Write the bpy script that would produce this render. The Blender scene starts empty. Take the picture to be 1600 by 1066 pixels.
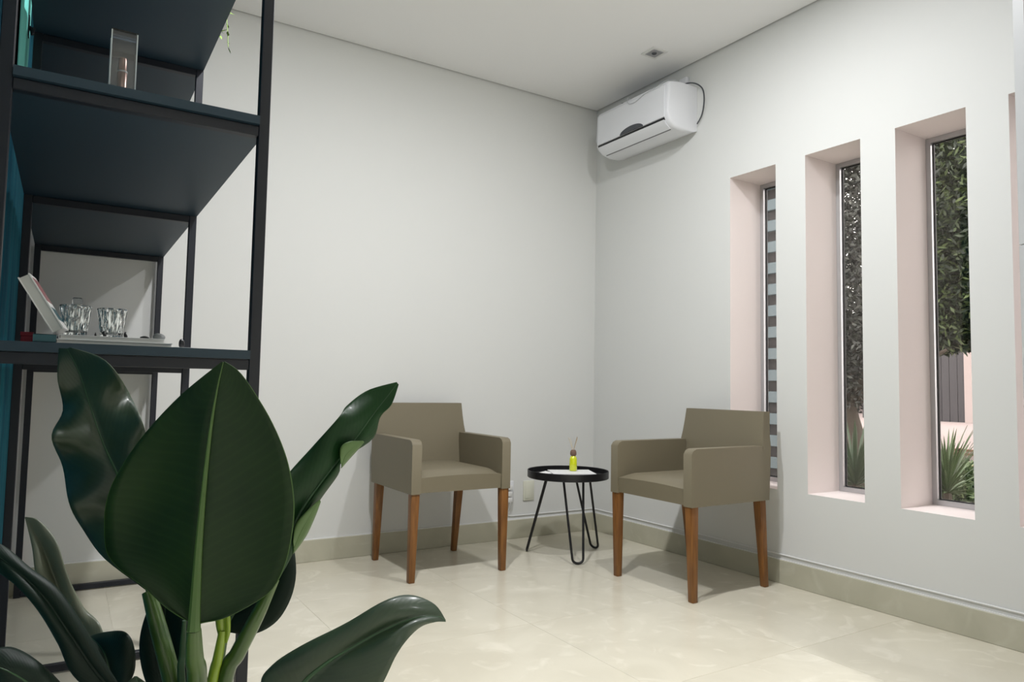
import bpy, bmesh, math, random
from mathutils import Vector, Matrix
random.seed(7)
PI = math.pi
S = bpy.context.scene
COL = S.collection

# ------------------------------------------------------------------ camera
CAM = Vector((-3.138, -3.928, 0.97))
RT = Matrix(((0.847, 0.049, 0.529), (-0.531, 0.045, 0.846), (0.018, -0.998, 0.064)))  # columns: right, down, forward
FPX = 1115.94
def _axes():
    r = Vector((RT[0][0], RT[1][0], RT[2][0])).normalized()
    f = Vector((RT[0][2], RT[1][2], RT[2][2])).normalized()
    d = f.cross(r).normalized(); r = d.cross(f).normalized()
    return r, d, f
AX_R, AX_D, AX_F = _axes()
cam_data = bpy.data.cameras.new('camera')
cam = bpy.data.objects.new('camera', cam_data); COL.objects.link(cam)
cam_data.sensor_fit = 'HORIZONTAL'; cam_data.sensor_width = 36.0
cam_data.lens = 36.0 * FPX / 1600.0
cam_data.clip_start = 0.05; cam_data.clip_end = 200
m = Matrix.Identity(4)
for i in range(3):
    m[i][0] = AX_R[i]; m[i][1] = -AX_D[i]; m[i][2] = -AX_F[i]; m[i][3] = CAM[i]
cam.matrix_world = m
S.camera = cam

# ------------------------------------------------------------------ world, lights, exposure
S.view_settings.view_transform = 'Standard'
try: S.view_settings.look = 'None'
except Exception: pass
S.view_settings.gamma = 1.0
S.view_settings.use_curve_mapping = False
S.view_settings.exposure = 0.26
W = bpy.data.worlds.new('sky'); S.world = W; W.use_nodes = True
nt = W.node_tree; bg = nt.nodes['Background']
bg.inputs[0].default_value = (1.0, 0.90, 0.88, 1); bg.inputs[1].default_value = 5.4

def area(name, loc, size, power, color=(1, 0.97, 0.92), spread=180):
    L = bpy.data.lights.new(name, 'AREA'); L.shape = 'SQUARE'; L.size = size
    L.energy = power; L.color = color; L.spread = math.radians(spread)
    o = bpy.data.objects.new(name, L); COL.objects.link(o); o.location = loc
    return o
H = 2.945
# two downlights over the seating; two narrower unseen ones added further back for floor bounce
SPOTS = [(-1.12, -1.95, 20, 0.10, 180), (-2.25, -1.95, 36, 0.10, 180), (-1.15, -4.70, 38, 0.12, 100), (-2.20, -5.60, 34, 0.12, 100)]
for x, y, p, s_, sp in SPOTS:
    area('ceiling_lamp_and_added_fill', (x, y, H - 0.012), s_, p, (0.98, 0.985, 1.0), sp)
for x, y, p in ((-1.12, -1.95, 2.5), (-2.25, -1.95, 6)):  # unseen point fills added below both downlights to lift wall tops and ceiling
    L = bpy.data.lights.new('added_fill_glow', 'POINT'); L.energy = p; L.shadow_soft_size = 0.05; L.color = (0.98, 0.985, 1.0)
    o = bpy.data.objects.new('added_fill_glow', L); COL.objects.link(o); o.location = (x, y, H - 0.075)

# ------------------------------------------------------------------ helpers
def link(o, parent=None):
    COL.objects.link(o)
    if parent is not None: o.parent = parent
    return o
def tag(o, label=None, cat=None, group=None, kind=None):
    if label: o['label'] = label
    if cat: o['category'] = cat
    if group: o['group'] = group
    if kind: o['kind'] = kind
    return o
def thing(name, label, cat, loc=(0, 0, 0), rz=0, group=None):
    o = bpy.data.objects.new(name, None); o.empty_display_size = 0.05
    link(o); o.location = loc; o.rotation_euler = (0, 0, rz)
    return tag(o, label, cat, group)
def obj(name, bm, mat, parent=None, smooth=True, angle=0.7):
    me = bpy.data.meshes.new(name)
    bmesh.ops.recalc_face_normals(bm, faces=bm.faces[:])
    bm.to_mesh(me); bm.free()
    me.materials.append(mat)
    if smooth:
        for p in me.polygons: p.use_smooth = True
        try: me.set_sharp_from_angle(angle=angle)
        except Exception: pass
    return link(bpy.data.objects.new(name, me), parent)
def struct(name, bm, mat, parent=None, smooth=False):
    o = obj(name, bm, mat, parent, smooth)
    if parent is None: o['kind'] = 'structure'
    return o
def new(): return bmesh.new()
def box(bm, x0, x1, y0, y1, z0, z1, bev=0, seg=2):
    r = bmesh.ops.create_cube(bm, size=1.0)
    vs = r['verts']
    for v in vs:
        v.co = Vector(((x0 + x1) / 2 + v.co.x * abs(x1 - x0), (y0 + y1) / 2 + v.co.y * abs(y1 - y0), (z0 + z1) / 2 + v.co.z * abs(z1 - z0)))
    if bev:
        es = set()
        for v in vs: es.update(v.link_edges)
        bmesh.ops.bevel(bm, geom=list(es), offset=bev, segments=seg, profile=0.5, affect='EDGES')
    return bm
def B(x0, x1, y0, y1, z0, z1, bev=0, seg=2): return box(new(), x0, x1, y0, y1, z0, z1, bev, seg)
def hexa(bm, bot, top, bev=0):
    """bot, top: four corners each"""
    vs = [bm.verts.new(p) for p in list(bot) + list(top)]
    fs = [(0, 3, 2, 1), (4, 5, 6, 7), (0, 1, 5, 4), (1, 2, 6, 5), (2, 3, 7, 6), (3, 0, 4, 7)]
    for f in fs: bm.faces.new([vs[i] for i in f])
    if bev:
        es = set()
        for v in vs: es.update(v.link_edges)
        bmesh.ops.bevel(bm, geom=list(es), offset=bev, segments=2, profile=0.5, affect='EDGES')
    return bm
def catmull(pts, n):
    """resample list of tuples (any dimension) to n points"""
    out = []; k = len(pts)
    P = [pts[0]] + list(pts) + [pts[-1]]
    for i in range(n):
        u = i / (n - 1) * (k - 1); a = min(int(u), k - 2); t = u - a
        p0, p1, p2, p3 = P[a], P[a + 1], P[a + 2], P[a + 3]
        out.append(tuple(0.5 * (2 * b + (c - a_) * t + (2 * a_ - 5 * b + 4 * c - d) * t * t + (3 * b - a_ - 3 * c + d) * t ** 3)
                         for a_, b, c, d in zip(p0, p1, p2, p3)))
    return out
def tube(bm, pts, rad, seg=10, cap=True):
    pts = [Vector(p) for p in pts]; n = len(pts)
    rad = rad if isinstance(rad, (list, tuple)) else [rad] * n
    t0 = (pts[1] - pts[0]).normalized()
    up = Vector((0, 0, 1)) if abs(t0.z) < 0.9 else Vector((1, 0, 0))
    nrm = t0.cross(up).normalized(); rings = []
    for i in range(n):
        t = (pts[min(i + 1, n - 1)] - pts[max(i - 1, 0)]).normalized()
        nrm = (nrm - t * nrm.dot(t)).normalized(); b = t.cross(nrm)
        rings.append([bm.verts.new(pts[i] + (nrm * math.cos(2 * PI * k / seg) + b * math.sin(2 * PI * k / seg)) * rad[i]) for k in range(seg)])
    for i in range(n - 1):
        for k in range(seg):
            bm.faces.new((rings[i][k], rings[i][(k + 1) % seg], rings[i + 1][(k + 1) % seg], rings[i + 1][k]))
    if cap:
        bm.faces.new(rings[0]); bm.faces.new(rings[-1])
    return bm
def lathe(bm, prof, seg=32, c=(0, 0), wav=None):
    """prof: (r, z) list; closed at ends when r ~ 0"""
    rings = []
    for j, (r, z) in enumerate(prof):
        if r < 1e-5: rings.append([bm.verts.new((c[0], c[1], z))])
        else:
            rings.append([bm.verts.new((c[0] + (r * (1 + (wav(j, k) if wav else 0))) * math.cos(2 * PI * k / seg),
                                        c[1] + (r * (1 + (wav(j, k) if wav else 0))) * math.sin(2 * PI * k / seg), z)) for k in range(seg)])
    for a, b in zip(rings, rings[1:]):
        for k in range(seg):
            k2 = (k + 1) % seg
            if len(a) == 1 and len(b) == 1: continue
            if len(a) == 1: bm.faces.new((a[0], b[k], b[k2]))
            elif len(b) == 1: bm.faces.new((a[k], a[k2], b[0]))
            else: bm.faces.new((a[k], a[k2], b[k2], b[k]))
    return bm
def prism(bm, prof, y0, y1, inset=0.0):
    """profile of (x, z) run along y, closed ends"""
    A = [bm.verts.new((x, y0, z)) for x, z in prof]; Bv = [bm.verts.new((x, y1, z)) for x, z in prof]
    n = len(prof)
    for i in range(n): bm.faces.new((A[i], A[(i + 1) % n], Bv[(i + 1) % n], Bv[i]))
    bm.faces.new(A); bm.faces.new(Bv[::-1])
    return bm
def bevel_all(bm, off, seg=2, ang=0.5):
    es = [e for e in bm.edges if len(e.link_faces) == 2 and e.calc_face_angle(0) > ang]
    bmesh.ops.bevel(bm, geom=es, offset=off, segments=seg, profile=0.5, affect='EDGES')
    return bm

# ------------------------------------------------------------------ materials
def mat(name, color, rough=0.5, metal=0.0, spec=0.5, coat=0.0, coat_rough=0.1, trans=0.0, ior=1.45, alpha=1.0):
    M = bpy.data.materials.new(name); M.use_nodes = True
    p = M.node_tree.nodes['Principled BSDF']
    p.inputs['Base Color'].default_value = (*color, 1); p.inputs['Roughness'].default_value = rough
    p.inputs['Metallic'].default_value = metal; p.inputs['Specular IOR Level'].default_value = spec
    p.inputs['Coat Weight'].default_value = coat; p.inputs['Coat Roughness'].default_value = coat_rough
    p.inputs['Transmission Weight'].default_value = trans; p.inputs['IOR'].default_value = ior
    return M
def nodes(M): return M.node_tree.nodes, M.node_tree.links, M.node_tree.nodes['Principled BSDF']
def noise_color(M, c1, c2, scale=5, detail=4, coord='Object', lo=0.35, hi=0.65, stretch=(1, 1, 1), dist=0.0):
    N, L, p = nodes(M)
    tc = N.new('ShaderNodeTexCoord'); mp = N.new('ShaderNodeMapping'); mp.inputs['Scale'].default_value = stretch
    n = N.new('ShaderNodeTexNoise'); n.inputs['Scale'].default_value = scale; n.inputs['Detail'].default_value = detail
    n.inputs['Distortion'].default_value = dist
    r = N.new('ShaderNodeValToRGB'); r.color_ramp.elements[0].position = lo; r.color_ramp.elements[1].position = hi
    r.color_ramp.elements[0].color = (*c1, 1); r.color_ramp.elements[1].color = (*c2, 1)
    L.new(tc.outputs[coord], mp.inputs[0]); L.new(mp.outputs[0], n.inputs['Vector']); L.new(n.outputs[0], r.inputs[0])
    L.new(r.outputs[0], p.inputs['Base Color'])
    return n, r
def noise_bump(M, scale=200, strength=0.1, dist=0.001, detail=2):
    N, L, p = nodes(M)
    tc = N.new('ShaderNodeTexCoord'); n = N.new('ShaderNodeTexNoise'); n.inputs['Scale'].default_value = scale; n.inputs['Detail'].default_value = detail
    b = N.new('ShaderNodeBump'); b.inputs['Strength'].default_value = strength; b.inputs['Distance'].default_value = dist
    L.new(tc.outputs['Object'], n.inputs['Vector']); L.new(n.outputs[0], b.inputs['Height']); L.new(b.outputs[0], p.inputs['Normal'])

M_wall = mat('wall_paint', (0.685, 0.69, 0.675), 0.75, spec=0.3); noise_bump(M_wall, 90, 0.06, 0.001, 3)
M_ceil = mat('ceiling_paint', (0.88, 0.88, 0.885), 0.85, spec=0.2)
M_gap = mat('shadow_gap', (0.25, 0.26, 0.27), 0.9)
M_outer = mat('outer_render', (0.62, 0.50, 0.47), 0.9)

def tile_mat(name, base, dark, light, rough):
    M = mat(name, base, rough, spec=0.5)
    N, L, p = nodes(M)
    g = N.new('ShaderNodeNewGeometry'); oi = N.new('ShaderNodeObjectInfo')
    add = N.new('ShaderNodeVectorMath'); add.operation = 'MULTIPLY_ADD'
    comb = N.new('ShaderNodeCombineXYZ')
    for i in range(3): L.new(oi.outputs['Random'], comb.inputs[i])
    add.inputs[1].default_value = (37, 53, 11)
    L.new(comb.outputs[0], add.inputs[0]); L.new(g.outputs['Position'], add.inputs[2])
    n1 = N.new('ShaderNodeTexNoise'); n1.inputs['Scale'].default_value = 3.0; n1.inputs['Detail'].default_value = 6; n1.inputs['Distortion'].default_value = 0.9
    r1 = N.new('ShaderNodeValToRGB'); r1.color_ramp.elements[0].position = 0.35; r1.color_ramp.elements[1].position = 0.68
    r1.color_ramp.elements[0].color = (*dark, 1); r1.color_ramp.elements[1].color = (*base, 1)
    n2 = N.new('ShaderNodeTexNoise'); n2.inputs['Scale'].default_value = 4.5; n2.inputs['Detail'].default_value = 8; n2.inputs['Distortion'].default_value = 2.2
    r2 = N.new('ShaderNodeValToRGB'); r2.color_ramp.elements[0].position = 0.56; r2.color_ramp.elements[1].position = 0.72
    r2.color_ramp.elements[0].color = (0, 0, 0, 1); r2.color_ramp.elements[1].color = (0.7, 0.7, 0.7, 1)
    mx = N.new('ShaderNodeMix'); mx.data_type = 'RGBA'
    L.new(add.outputs[0], n1.inputs['Vector']); L.new(add.outputs[0], n2.inputs['Vector'])
    L.new(n1.outputs[0], r1.inputs[0]); L.new(n2.outputs[0], r2.inputs[0])
    L.new(r2.outputs[0], mx.inputs[0]); L.new(r1.outputs[0], mx.inputs[6]); mx.inputs[7].default_value = (*light, 1)
    L.new(mx.outputs[2], p.inputs['Base Color'])
    return M
M_tile = tile_mat('floor_porcelain', (0.71, 0.67, 0.555), (0.64, 0.60, 0.49), (0.79, 0.75, 0.64), 0.22)
M_base = tile_mat('baseboard_porcelain', (0.52, 0.50, 0.40), (0.455, 0.44, 0.345), (0.56, 0.545, 0.445), 0.4)
M_grout = mat('grout', (0.74, 0.70, 0.60), 0.9)
M_black = mat('black_metal', (0.007, 0.009, 0.016), 0.45, spec=0.5)
M_tblack = mat('black_table_metal', (0.006, 0.006, 0.008), 0.4, spec=0.5)
M_board = mat('petrol_board', (0.017, 0.038, 0.058), 0.5, spec=0.5); noise_bump(M_board, 400, 0.05, 0.0005)
M_leather = mat('taupe_leatherette', (0.190, 0.165, 0.112), 0.5, spec=0.45); noise_bump(M_leather, 260, 0.25, 0.0008, 3)
M_wood = mat('chair_wood', (0.25, 0.10, 0.04), 0.4, spec=0.5)
noise_color(M_wood, (0.14, 0.052, 0.012), (0.26, 0.112, 0.027), 6, 5, stretch=(12, 12, 1), lo=0.3, hi=0.7)
M_plastic = mat('white_plastic', (0.74, 0.75, 0.78), 0.3, spec=0.5)
M_plastic2 = mat('ivory_plastic', (0.68, 0.68, 0.58), 0.4)
M_dark = mat('dark_plastic', (0.012, 0.012, 0.014), 0.4)
M_smoke = mat('smoked_plastic', (0.07, 0.075, 0.085), 0.25)
M_cable = mat('white_cable', (0.75, 0.75, 0.74), 0.5)
M_alu = mat('window_aluminium', (0.52, 0.52, 0.53), 0.35, metal=0.6)
M_rubber = mat('window_gasket', (0.01, 0.01, 0.01), 0.6)
M_paper = mat('white_paper', (0.85, 0.85, 0.85), 0.6)
M_pages = mat('book_pages', (0.60, 0.60, 0.58), 0.8)
M_door = mat('white_door_lacquer', (0.44, 0.45, 0.46), 0.4)
def thin_glass(name, tint=(1, 1, 1), rough=0.0, base=0.04, power=5.0):
    M = bpy.data.materials.new(name); M.use_nodes = True
    N = M.node_tree.nodes; L = M.node_tree.links; N.clear()
    out = N.new('ShaderNodeOutputMaterial'); mx = N.new('ShaderNodeMixShader'); tr = N.new('ShaderNodeBsdfTransparent'); gl = N.new('ShaderNodeBsdfGlossy')
    fr = N.new('ShaderNodeFresnel'); fr.inputs[0].default_value = 1.45
    tr.inputs[0].default_value = (*tint, 1); gl.inputs['Roughness'].default_value = rough
    L.new(fr.outputs[0], mx.inputs[0]); L.new(tr.outputs[0], mx.inputs[1]); L.new(gl.outputs[0], mx.inputs[2]); L.new(mx.outputs[0], out.inputs[0])
    return M
M_pane = thin_glass('window_glass', (0.93, 0.95, 0.94))
M_acryl = thin_glass('clear_acrylic', (0.93, 0.94, 0.95))
M_crystal = mat('crystal_glass', (0.95, 0.97, 0.96), 0.02, trans=1.0, ior=1.5)

# ------------------------------------------------------------------ room shell
XL, YB, T = -3.36, -6.8, 0.15
WINS = [(-1.510, -1.205), (-1.985, -1.688), (-2.452, -2.152), (-2.912, -2.612)]
WZ0, WZ1, WT = 0.468, 2.172, 0.318
bm = new()
ys = [0.0]
for a, b in WINS: ys += [b, a]
ys.append(YB)
for i in range(0, len(ys), 2): box(bm, 0, WT, ys[i + 1], ys[i] + (0.15 if i == 0 else 0), 0 - 0.1, H + 0.1)
for a, b in WINS:
    box(bm, 0, WT, a, b, -0.1, WZ0); box(bm, 0, WT, a, b, WZ1, H + 0.1)
wr = struct('wall_right', bm, M_wall)
# rose colour on the reveals paints in the pink light bounced from outside
M_reveal = mat('reveal_pink_bounce', (0.84, 0.77, 0.75), 0.75, spec=0.3)
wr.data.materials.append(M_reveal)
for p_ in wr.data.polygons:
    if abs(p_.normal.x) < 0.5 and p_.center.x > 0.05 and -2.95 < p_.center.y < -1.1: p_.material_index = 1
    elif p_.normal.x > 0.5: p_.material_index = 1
struct('wall_back', B(XL - T, 0, 0, T, -0.1, H + 0.1), M_wall)
struct('wall_left', B(XL - T, XL, YB, 0, -0.1, H + 0.1), M_wall)
struct('wall_front', B(XL - T, WT, YB - T, YB, -0.1, H + 0.1), M_wall)
# ceiling board stops a finger short of the walls: the thin dark line around it is a real recess
c = struct('ceiling', B(XL, -0.012, YB, -0.012, H, H + 0.06), M_ceil)
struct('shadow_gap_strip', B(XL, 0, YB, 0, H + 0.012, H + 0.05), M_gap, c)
fl = struct('floor', B(XL, 0, YB, 0, -0.08, -0.0012), M_grout)
TP = 0.732
tm = None; k = 0
x = -TP
gx = [0.0]
while gx[-1] > XL: gx.append(max(gx[-1] - TP, XL))
gy = [0.0, -0.70]
while gy[-1] > YB: gy.append(max(gy[-1] - TP, YB))
cache = {}
for i in range(len(gx) - 1):
    for j in range(len(gy) - 1):
        w, d = gx[i] - gx[i + 1], gy[j] - gy[j + 1]
        if w < 0.02 or d < 0.02: continue
        key = (round(w, 3), round(d, 3))
        if key not in cache:
            o = obj('tile', B(-w / 2 + .0006, w / 2 - .0006, -d / 2 + .0006, d / 2 - .0006, -0.0012, 0.0, 0.0002, 1), M_tile, fl, False)
            cache[key] = o.data
        else:
            o = bpy.data.objects.new('tile', cache[key]); link(o, fl)
        o.location = ((gx[i] + gx[i + 1]) / 2, (gy[j] + gy[j + 1]) / 2, 0)
BH = 0.118
def bev_box(*a): return B(*a, 0.002, 1)
struct('baseboard_back', bev_box(XL, -0.012, -0.012, 0, 0, BH), M_base)
struct('baseboard_right', bev_box(-0.012, 0, YB, 0, 0, BH), M_base)
struct('baseboard_left', bev_box(XL, XL + 0.012, YB, -0.012, 0, BH), M_base)
struct('baseboard_front', bev_box(XL + 0.012, -0.012, YB, YB + 0.012, 0, BH), M_base)
# slim white strips paint the lit top edge of the two visible baseboards
struct('trim_1', B(XL, -0.006, -0.009, 0, BH, BH + 0.005), M_cable)
struct('trim_2', B(-0.009, 0, YB, -0.0, BH, BH + 0.005), M_cable)

# windows: aluminium frame, gasket, pane
def window(i, y0, y1):
    r = bpy.data.objects.new('window_%d' % i, None); link(r); r['kind'] = 'structure'; r.location = (0.28, (y0 + y1) / 2, WZ0)
    w = (y1 - y0) / 2; h = WZ1 - WZ0; f = 0.022
    def frame(xa, xb, off, f):
        b = new()
        box(b, xa, xb, -w + off, -w + off + f, off, h - off); box(b, xa, xb, w - off - f, w - off, off, h - off)
        box(b, xa, xb, -w + off + f, w - off - f, off, off + f); box(b, xa, xb, -w + off + f, w - off - f, h - off - f, h - off)
        return b
    obj('window_frame', frame(-0.025, 0.012, 0.001, f), M_alu, r, False)
    obj('gasket', frame(-0.005, 0.006, f + 0.001, 0.0045), M_rubber, r, False)
    obj('pane', B(-0.003, 0.003, -w + f + .004, w - f - .004, f + .004, h - f - .004), M_pane, r, False)
    return r
for i, (a, b) in enumerate(WINS): window(i + 1, a, b)

# open door leaf at the right edge of the view, hinged on the window wall
dr = bpy.data.objects.new('door_1', None); link(dr); dr['kind'] = 'structure'
hx, hy = -0.03, -3.385; ex, ey = -0.85, -3.014
dr.location = (hx, hy, 0); dr.rotation_euler = (0, 0, math.atan2(ey - hy, ex - hx))
dw = math.hypot(ex - hx, ey - hy)
b = new()
for z0, z1 in ((0.01, 1.40), (1.402, 2.80)): box(b, 0.0, dw, -0.04, 0.0, z0, z1, 0.0015, 1)
box(b, 0.004, dw - 0.004, -0.036, -0.004, 0.012, 2.798)
obj('door_leaf', b, M_door, dr, False)
b = new(); tube(b, [(dw - 0.06, 0.0, 1.02), (dw - 0.06, 0.05, 1.02)], 0.009); tube(b, [(dw - 0.055, 0.05, 1.02), (dw - 0.18, 0.05, 1.02)], 0.008)
obj('door_handle', b, M_alu, dr)
b = new()
for z in (0.3, 1.4, 2.5): tube(b, [(0, 0.004, z), (0, 0.004, z + 0.1)], 0.007)
obj('hinge', b, M_alu, dr)

# ------------------------------------------------------------------ chairs
def leg_bm(cx, cy, fx, fy, top, st, sb):
    b = new(); h = st / 2; g = sb / 2
    hexa(b, [(fx - g, fy - g, 0), (fx + g, fy - g, 0), (fx + g, fy + g, 0), (fx - g, fy + g, 0)],
         [(cx - h, cy - h, top), (cx + h, cy - h, top), (cx + h, cy + h, top), (cx - h, cy + h, top)], 0.004)
    return b
def make_chair(label, loc, rz):
    t = thing('armchair', label, 'chair', loc, rz, 'taupe armchairs either side of the round table')
    hw, fr, rr = 0.285, -0.285, 0.262
    SB = 0.432
    # arms
    for s in (-1, 1):
        b = new(); prof = [(fr, SB), (fr, 0.672), (fr + 0.012, 0.69), (fr + 0.032, 0.698), (0.02, 0.699), (rr - 0.055, 0.699), (rr - 0.045, 0.60), (rr - 0.05, SB)]
        A = [b.verts.new((s * hw, y, z)) for y, z in prof]; C = [b.verts.new((s * (hw - 0.052), y, z)) for y, z in prof]
        n = len(prof)
        for i in range(n): b.faces.new((A[i], A[(i + 1) % n], C[(i + 1) % n], C[i]))
        b.faces.new(A); b.faces.new(C[::-1])
        bevel_all(b, 0.011, 3, 0.45)
        obj('armrest', b, M_leather, t)
    # back: slightly reclined, slimmer at the top
    b = new()
    rows = [(SB, 0.283, rr - 0.075, rr - 0.004), (0.55, 0.283, rr - 0.062, rr + 0.002), (0.69, 0.281, rr - 0.045, rr + 0.012), (0.74, 0.272, rr - 0.038, rr + 0.016), (0.80, 0.267, rr - 0.028, rr + 0.021), (0.868, 0.263, rr - 0.018, rr + 0.027)]
    R = []
    for z, w, yf, yb in rows:
        ring = [(-w, yf), (-w * 0.5, yf - 0.004), (0, yf - 0.006), (w * 0.5, yf - 0.004), (w, yf), (w, yb), (0, yb), (-w, yb)]
        R.append([b.verts.new((x, y, z)) for x, y in ring])
    for a, c_ in zip(R, R[1:]):
        for i in range(8): b.faces.new((a[i], a[(i + 1) % 8], c_[(i + 1) % 8], c_[i]))
    b.faces.new(R[0][::-1]); b.faces.new(R[-1])
    bevel_all(b, 0.012, 3, 0.6)
    obj('backrest', b, M_leather, t)
    # seat with a soft domed top
    b = new(); nx, ny = 14, 12; xs = [-0.2325 + 0.465 * i / nx for i in range(nx + 1)]; ysx = [fr + 0.012 + (rr - 0.06 - fr - 0.012) * j / ny for j in range(ny + 1)]
    def zt(i, j):
        u = i / nx * 2 - 1; v = j / ny
        e = min(1, (1 - abs(u)) * 6) ** 0.5 * min(1, v * 7 + 0.0) ** 0.5
        return 0.510 + 0.024 * e + 0.007 * (1 - u * u)
    top = [[b.verts.new((xs[i], ysx[j] - (0.006 if j == 0 else 0), zt(i, j))) for i in range(nx + 1)] for j in range(ny + 1)]
    bot = [[b.verts.new((xs[i], ysx[j], SB + 0.004)) for i in (0, nx)] for j in (0, ny)]
    for j in range(ny):
        for i in range(nx): b.faces.new((top[j][i], top[j][i + 1], top[j + 1][i + 1], top[j + 1][i]))
    b.faces.new([bot[0][0], bot[0][1]] + top[0][::-1]); b.faces.new([bot[1][1], bot[1][0]] + top[ny])
    b.faces.new([bot[0][0]] + [top[j][0] for j in range(ny + 1)] + [bot[1][0]]); b.faces.new([bot[0][1], bot[1][1]] + [top[j][nx] for j in range(ny, -1, -1)])
    b.faces.new((bot[0][0], bot[1][0], bot[1][1], bot[0][1]))
    obj('seat', b, M_leather, t, angle=0.9)
    for s in (-1, 1):
        obj('leg', leg_bm(s * 0.258, fr + 0.027, s * 0.262, fr + 0.033, SB + 0.008, 0.045, 0.032), M_wood, t, True, 0.6)
        obj('leg', leg_bm(s * 0.250, rr - 0.040, s * 0.244, rr + 0.004, SB + 0.008, 0.045, 0.030), M_wood, t, True, 0.6)
    return t
make_chair('taupe armchair with wooden legs left of the round table, facing the viewer', (-1.385, -0.392, 0), 0)
make_chair('taupe armchair with wooden legs under the windows, seen from its side', (-0.398, -1.288, 0), -PI / 2)

# ------------------------------------------------------------------ side table
TX, TY = -0.603, -0.52
t = thing('side_table', 'small round black tray table on bent wire legs in the corner', 'table', (TX, TY, 0))
b = new(); R_ = 0.238
lathe(b, [(0, 0.446), (R_ - 0.004, 0.446), (R_, 0.449), (R_, 0.487), (R_ - 0.002, 0.489), (R_ - 0.005, 0.487), (R_ - 0.006, 0.460), (0, 0.459)], 64)
obj('tray', b, M_tblack, t)
for ang in (131, 248, 10):
    a = math.radians(ang); rd = Vector((math.cos(a), math.sin(a), 0)); ta = math.radians({131: 231}.get(ang, ang + 90)); tg = Vector((math.cos(ta), math.sin(ta), 0))
    pts = []
    top1 = rd * 0.125; foot = rd * 0.245
    half_t, half_b = 0.058, 0.029
    def P(s, u):   # u: 0 top, 1 bottom
        h = half_t + (half_b - half_t) * u
        return top1.lerp(foot, u) + tg * (s * h) + Vector((0, 0, 0.444 * (1 - u)))
    zc = 0.0075
    ub = 0.93
    pts.append(P(-1, 0)); pts.append(P(-1, 0.5)); pts.append(P(-1, ub))
    cmid = (P(-1, ub) + P(1, ub)) / 2
    rr_ = (P(-1, ub) - cmid).length
    down = (foot - top1 + Vector((0, 0, -0.444))).normalized()
    for k in range(1, 8):
        q = PI * k / 8
        pts.append(cmid + tg * (-rr_ * math.cos(q)) + down * (math.sin(q) * (cmid.z - zc) / abs(down.z)))
    pts.append(P(1, ub)); pts.append(P(1, 0.5)); pts.append(P(1, 0))
    b = new(); tube(b, pts, 0.0070, 10)
    # mounting plate under the tray
    obj('leg', b, M_tblack, t)

# papers on the tray
def sheet_bm(w, d, th, curl=0.0):
    b = new(); n = 8; up = []; lo = []
    for i in range(n + 1):
        u = i / n; z = curl * (u * u)
        up.append([b.verts.new((-w / 2 + w * u, s * d / 2, z + th)) for s in (-1, 1)])
        lo.append([b.verts.new((-w / 2 + w * u, s * d / 2, z)) for s in (-1, 1)])
    for i in range(n):
        b.faces.new((up[i][0], up[i + 1][0], up[i + 1][1], up[i][1])); b.faces.new((lo[i][0], lo[i][1], lo[i + 1][1], lo[i + 1][0]))
        b.faces.new((up[i][0], lo[i][0], lo[i + 1][0], up[i + 1][0])); b.faces.new((up[i][1], up[i + 1][1], lo[i + 1][1], lo[i][1]))
    b.faces.new((up[0][0], up[0][1], lo[0][1], lo[0][0])); b.faces.new((up[n][0], lo[n][0], lo[n][1], up[n][1]))
    return b
vr = math.atan2(AX_R.y, AX_R.x)
o = obj('magazine', sheet_bm(0.25, 0.21, 0.020, 0.001), M_paper, None, False); o.location = (TX + 0.01, TY - 0.02, 0.4595); o.rotation_euler = (0, 0, vr + 0.12)
tag(o, 'white magazine lying flat on the round black tray table', 'magazine')
o = obj('leaflet', sheet_bm(0.11, 0.09, 0.006, 0.012), M_paper, None, False); o.location = (TX - 0.155, TY + 0.055, 0.4595); o.rotation_euler = (0, 0, vr + 0.45)
tag(o, 'small white leaflet beside the magazine on the black tray', 'leaflet')
# reed diffuser stands behind the magazine
dx, dy = TX + 0.045, TY + 0.01
M_yel = mat('yellow_liquid', (0.72, 0.78, 0.02), 0.15, spec=0.6, coat=0.6)
M_cork = mat('cord_neck', (0.20, 0.12, 0.09), 0.8); M_reed = mat('reed', (0.35, 0.25, 0.16), 0.7); M_reed2 = mat('pale_reed', (0.62, 0.55, 0.42), 0.7)
t = thing('reed_diffuser', 'bright yellow reed diffuser bottle with sticks on the black tray table', 'diffuser', (dx, dy, 0.481), 0)
b = new(); lathe(b, [(0, 0), (0.020, 0), (0.0225, 0.003), (0.0225, 0.066), (0.019, 0.080), (0.011, 0.088), (0.009, 0.092), (0, 0.092)], 24); obj('bottle', b, M_yel, t)
b = new(); lathe(b, [(0, 0.088), (0.014, 0.088), (0.019, 0.096), (0.018, 0.112), (0.013, 0.122), (0.009, 0.123), (0, 0.123)], 20); obj('neck_cord', b, M_cork, t)
for i, (ax, ay, ln, mt) in enumerate([(0.028, 0.01, 0.080, M_reed), (-0.030, 0.0, 0.078, M_reed2), (-0.006, 0.02, 0.07, M_reed2), (0.014, -0.015, 0.072, M_reed2)]):
    d_ = (AX_R * ax + Vector((0, 0, ln)) + Vector((0, ay, 0)))
    b = new(); tube(b, [(0, 0, 0.112), tuple(Vector((0, 0, 0.118)) + d_)], 0.0016 if i else 0.0024, 6); obj('reed', b, mt, t)

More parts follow.
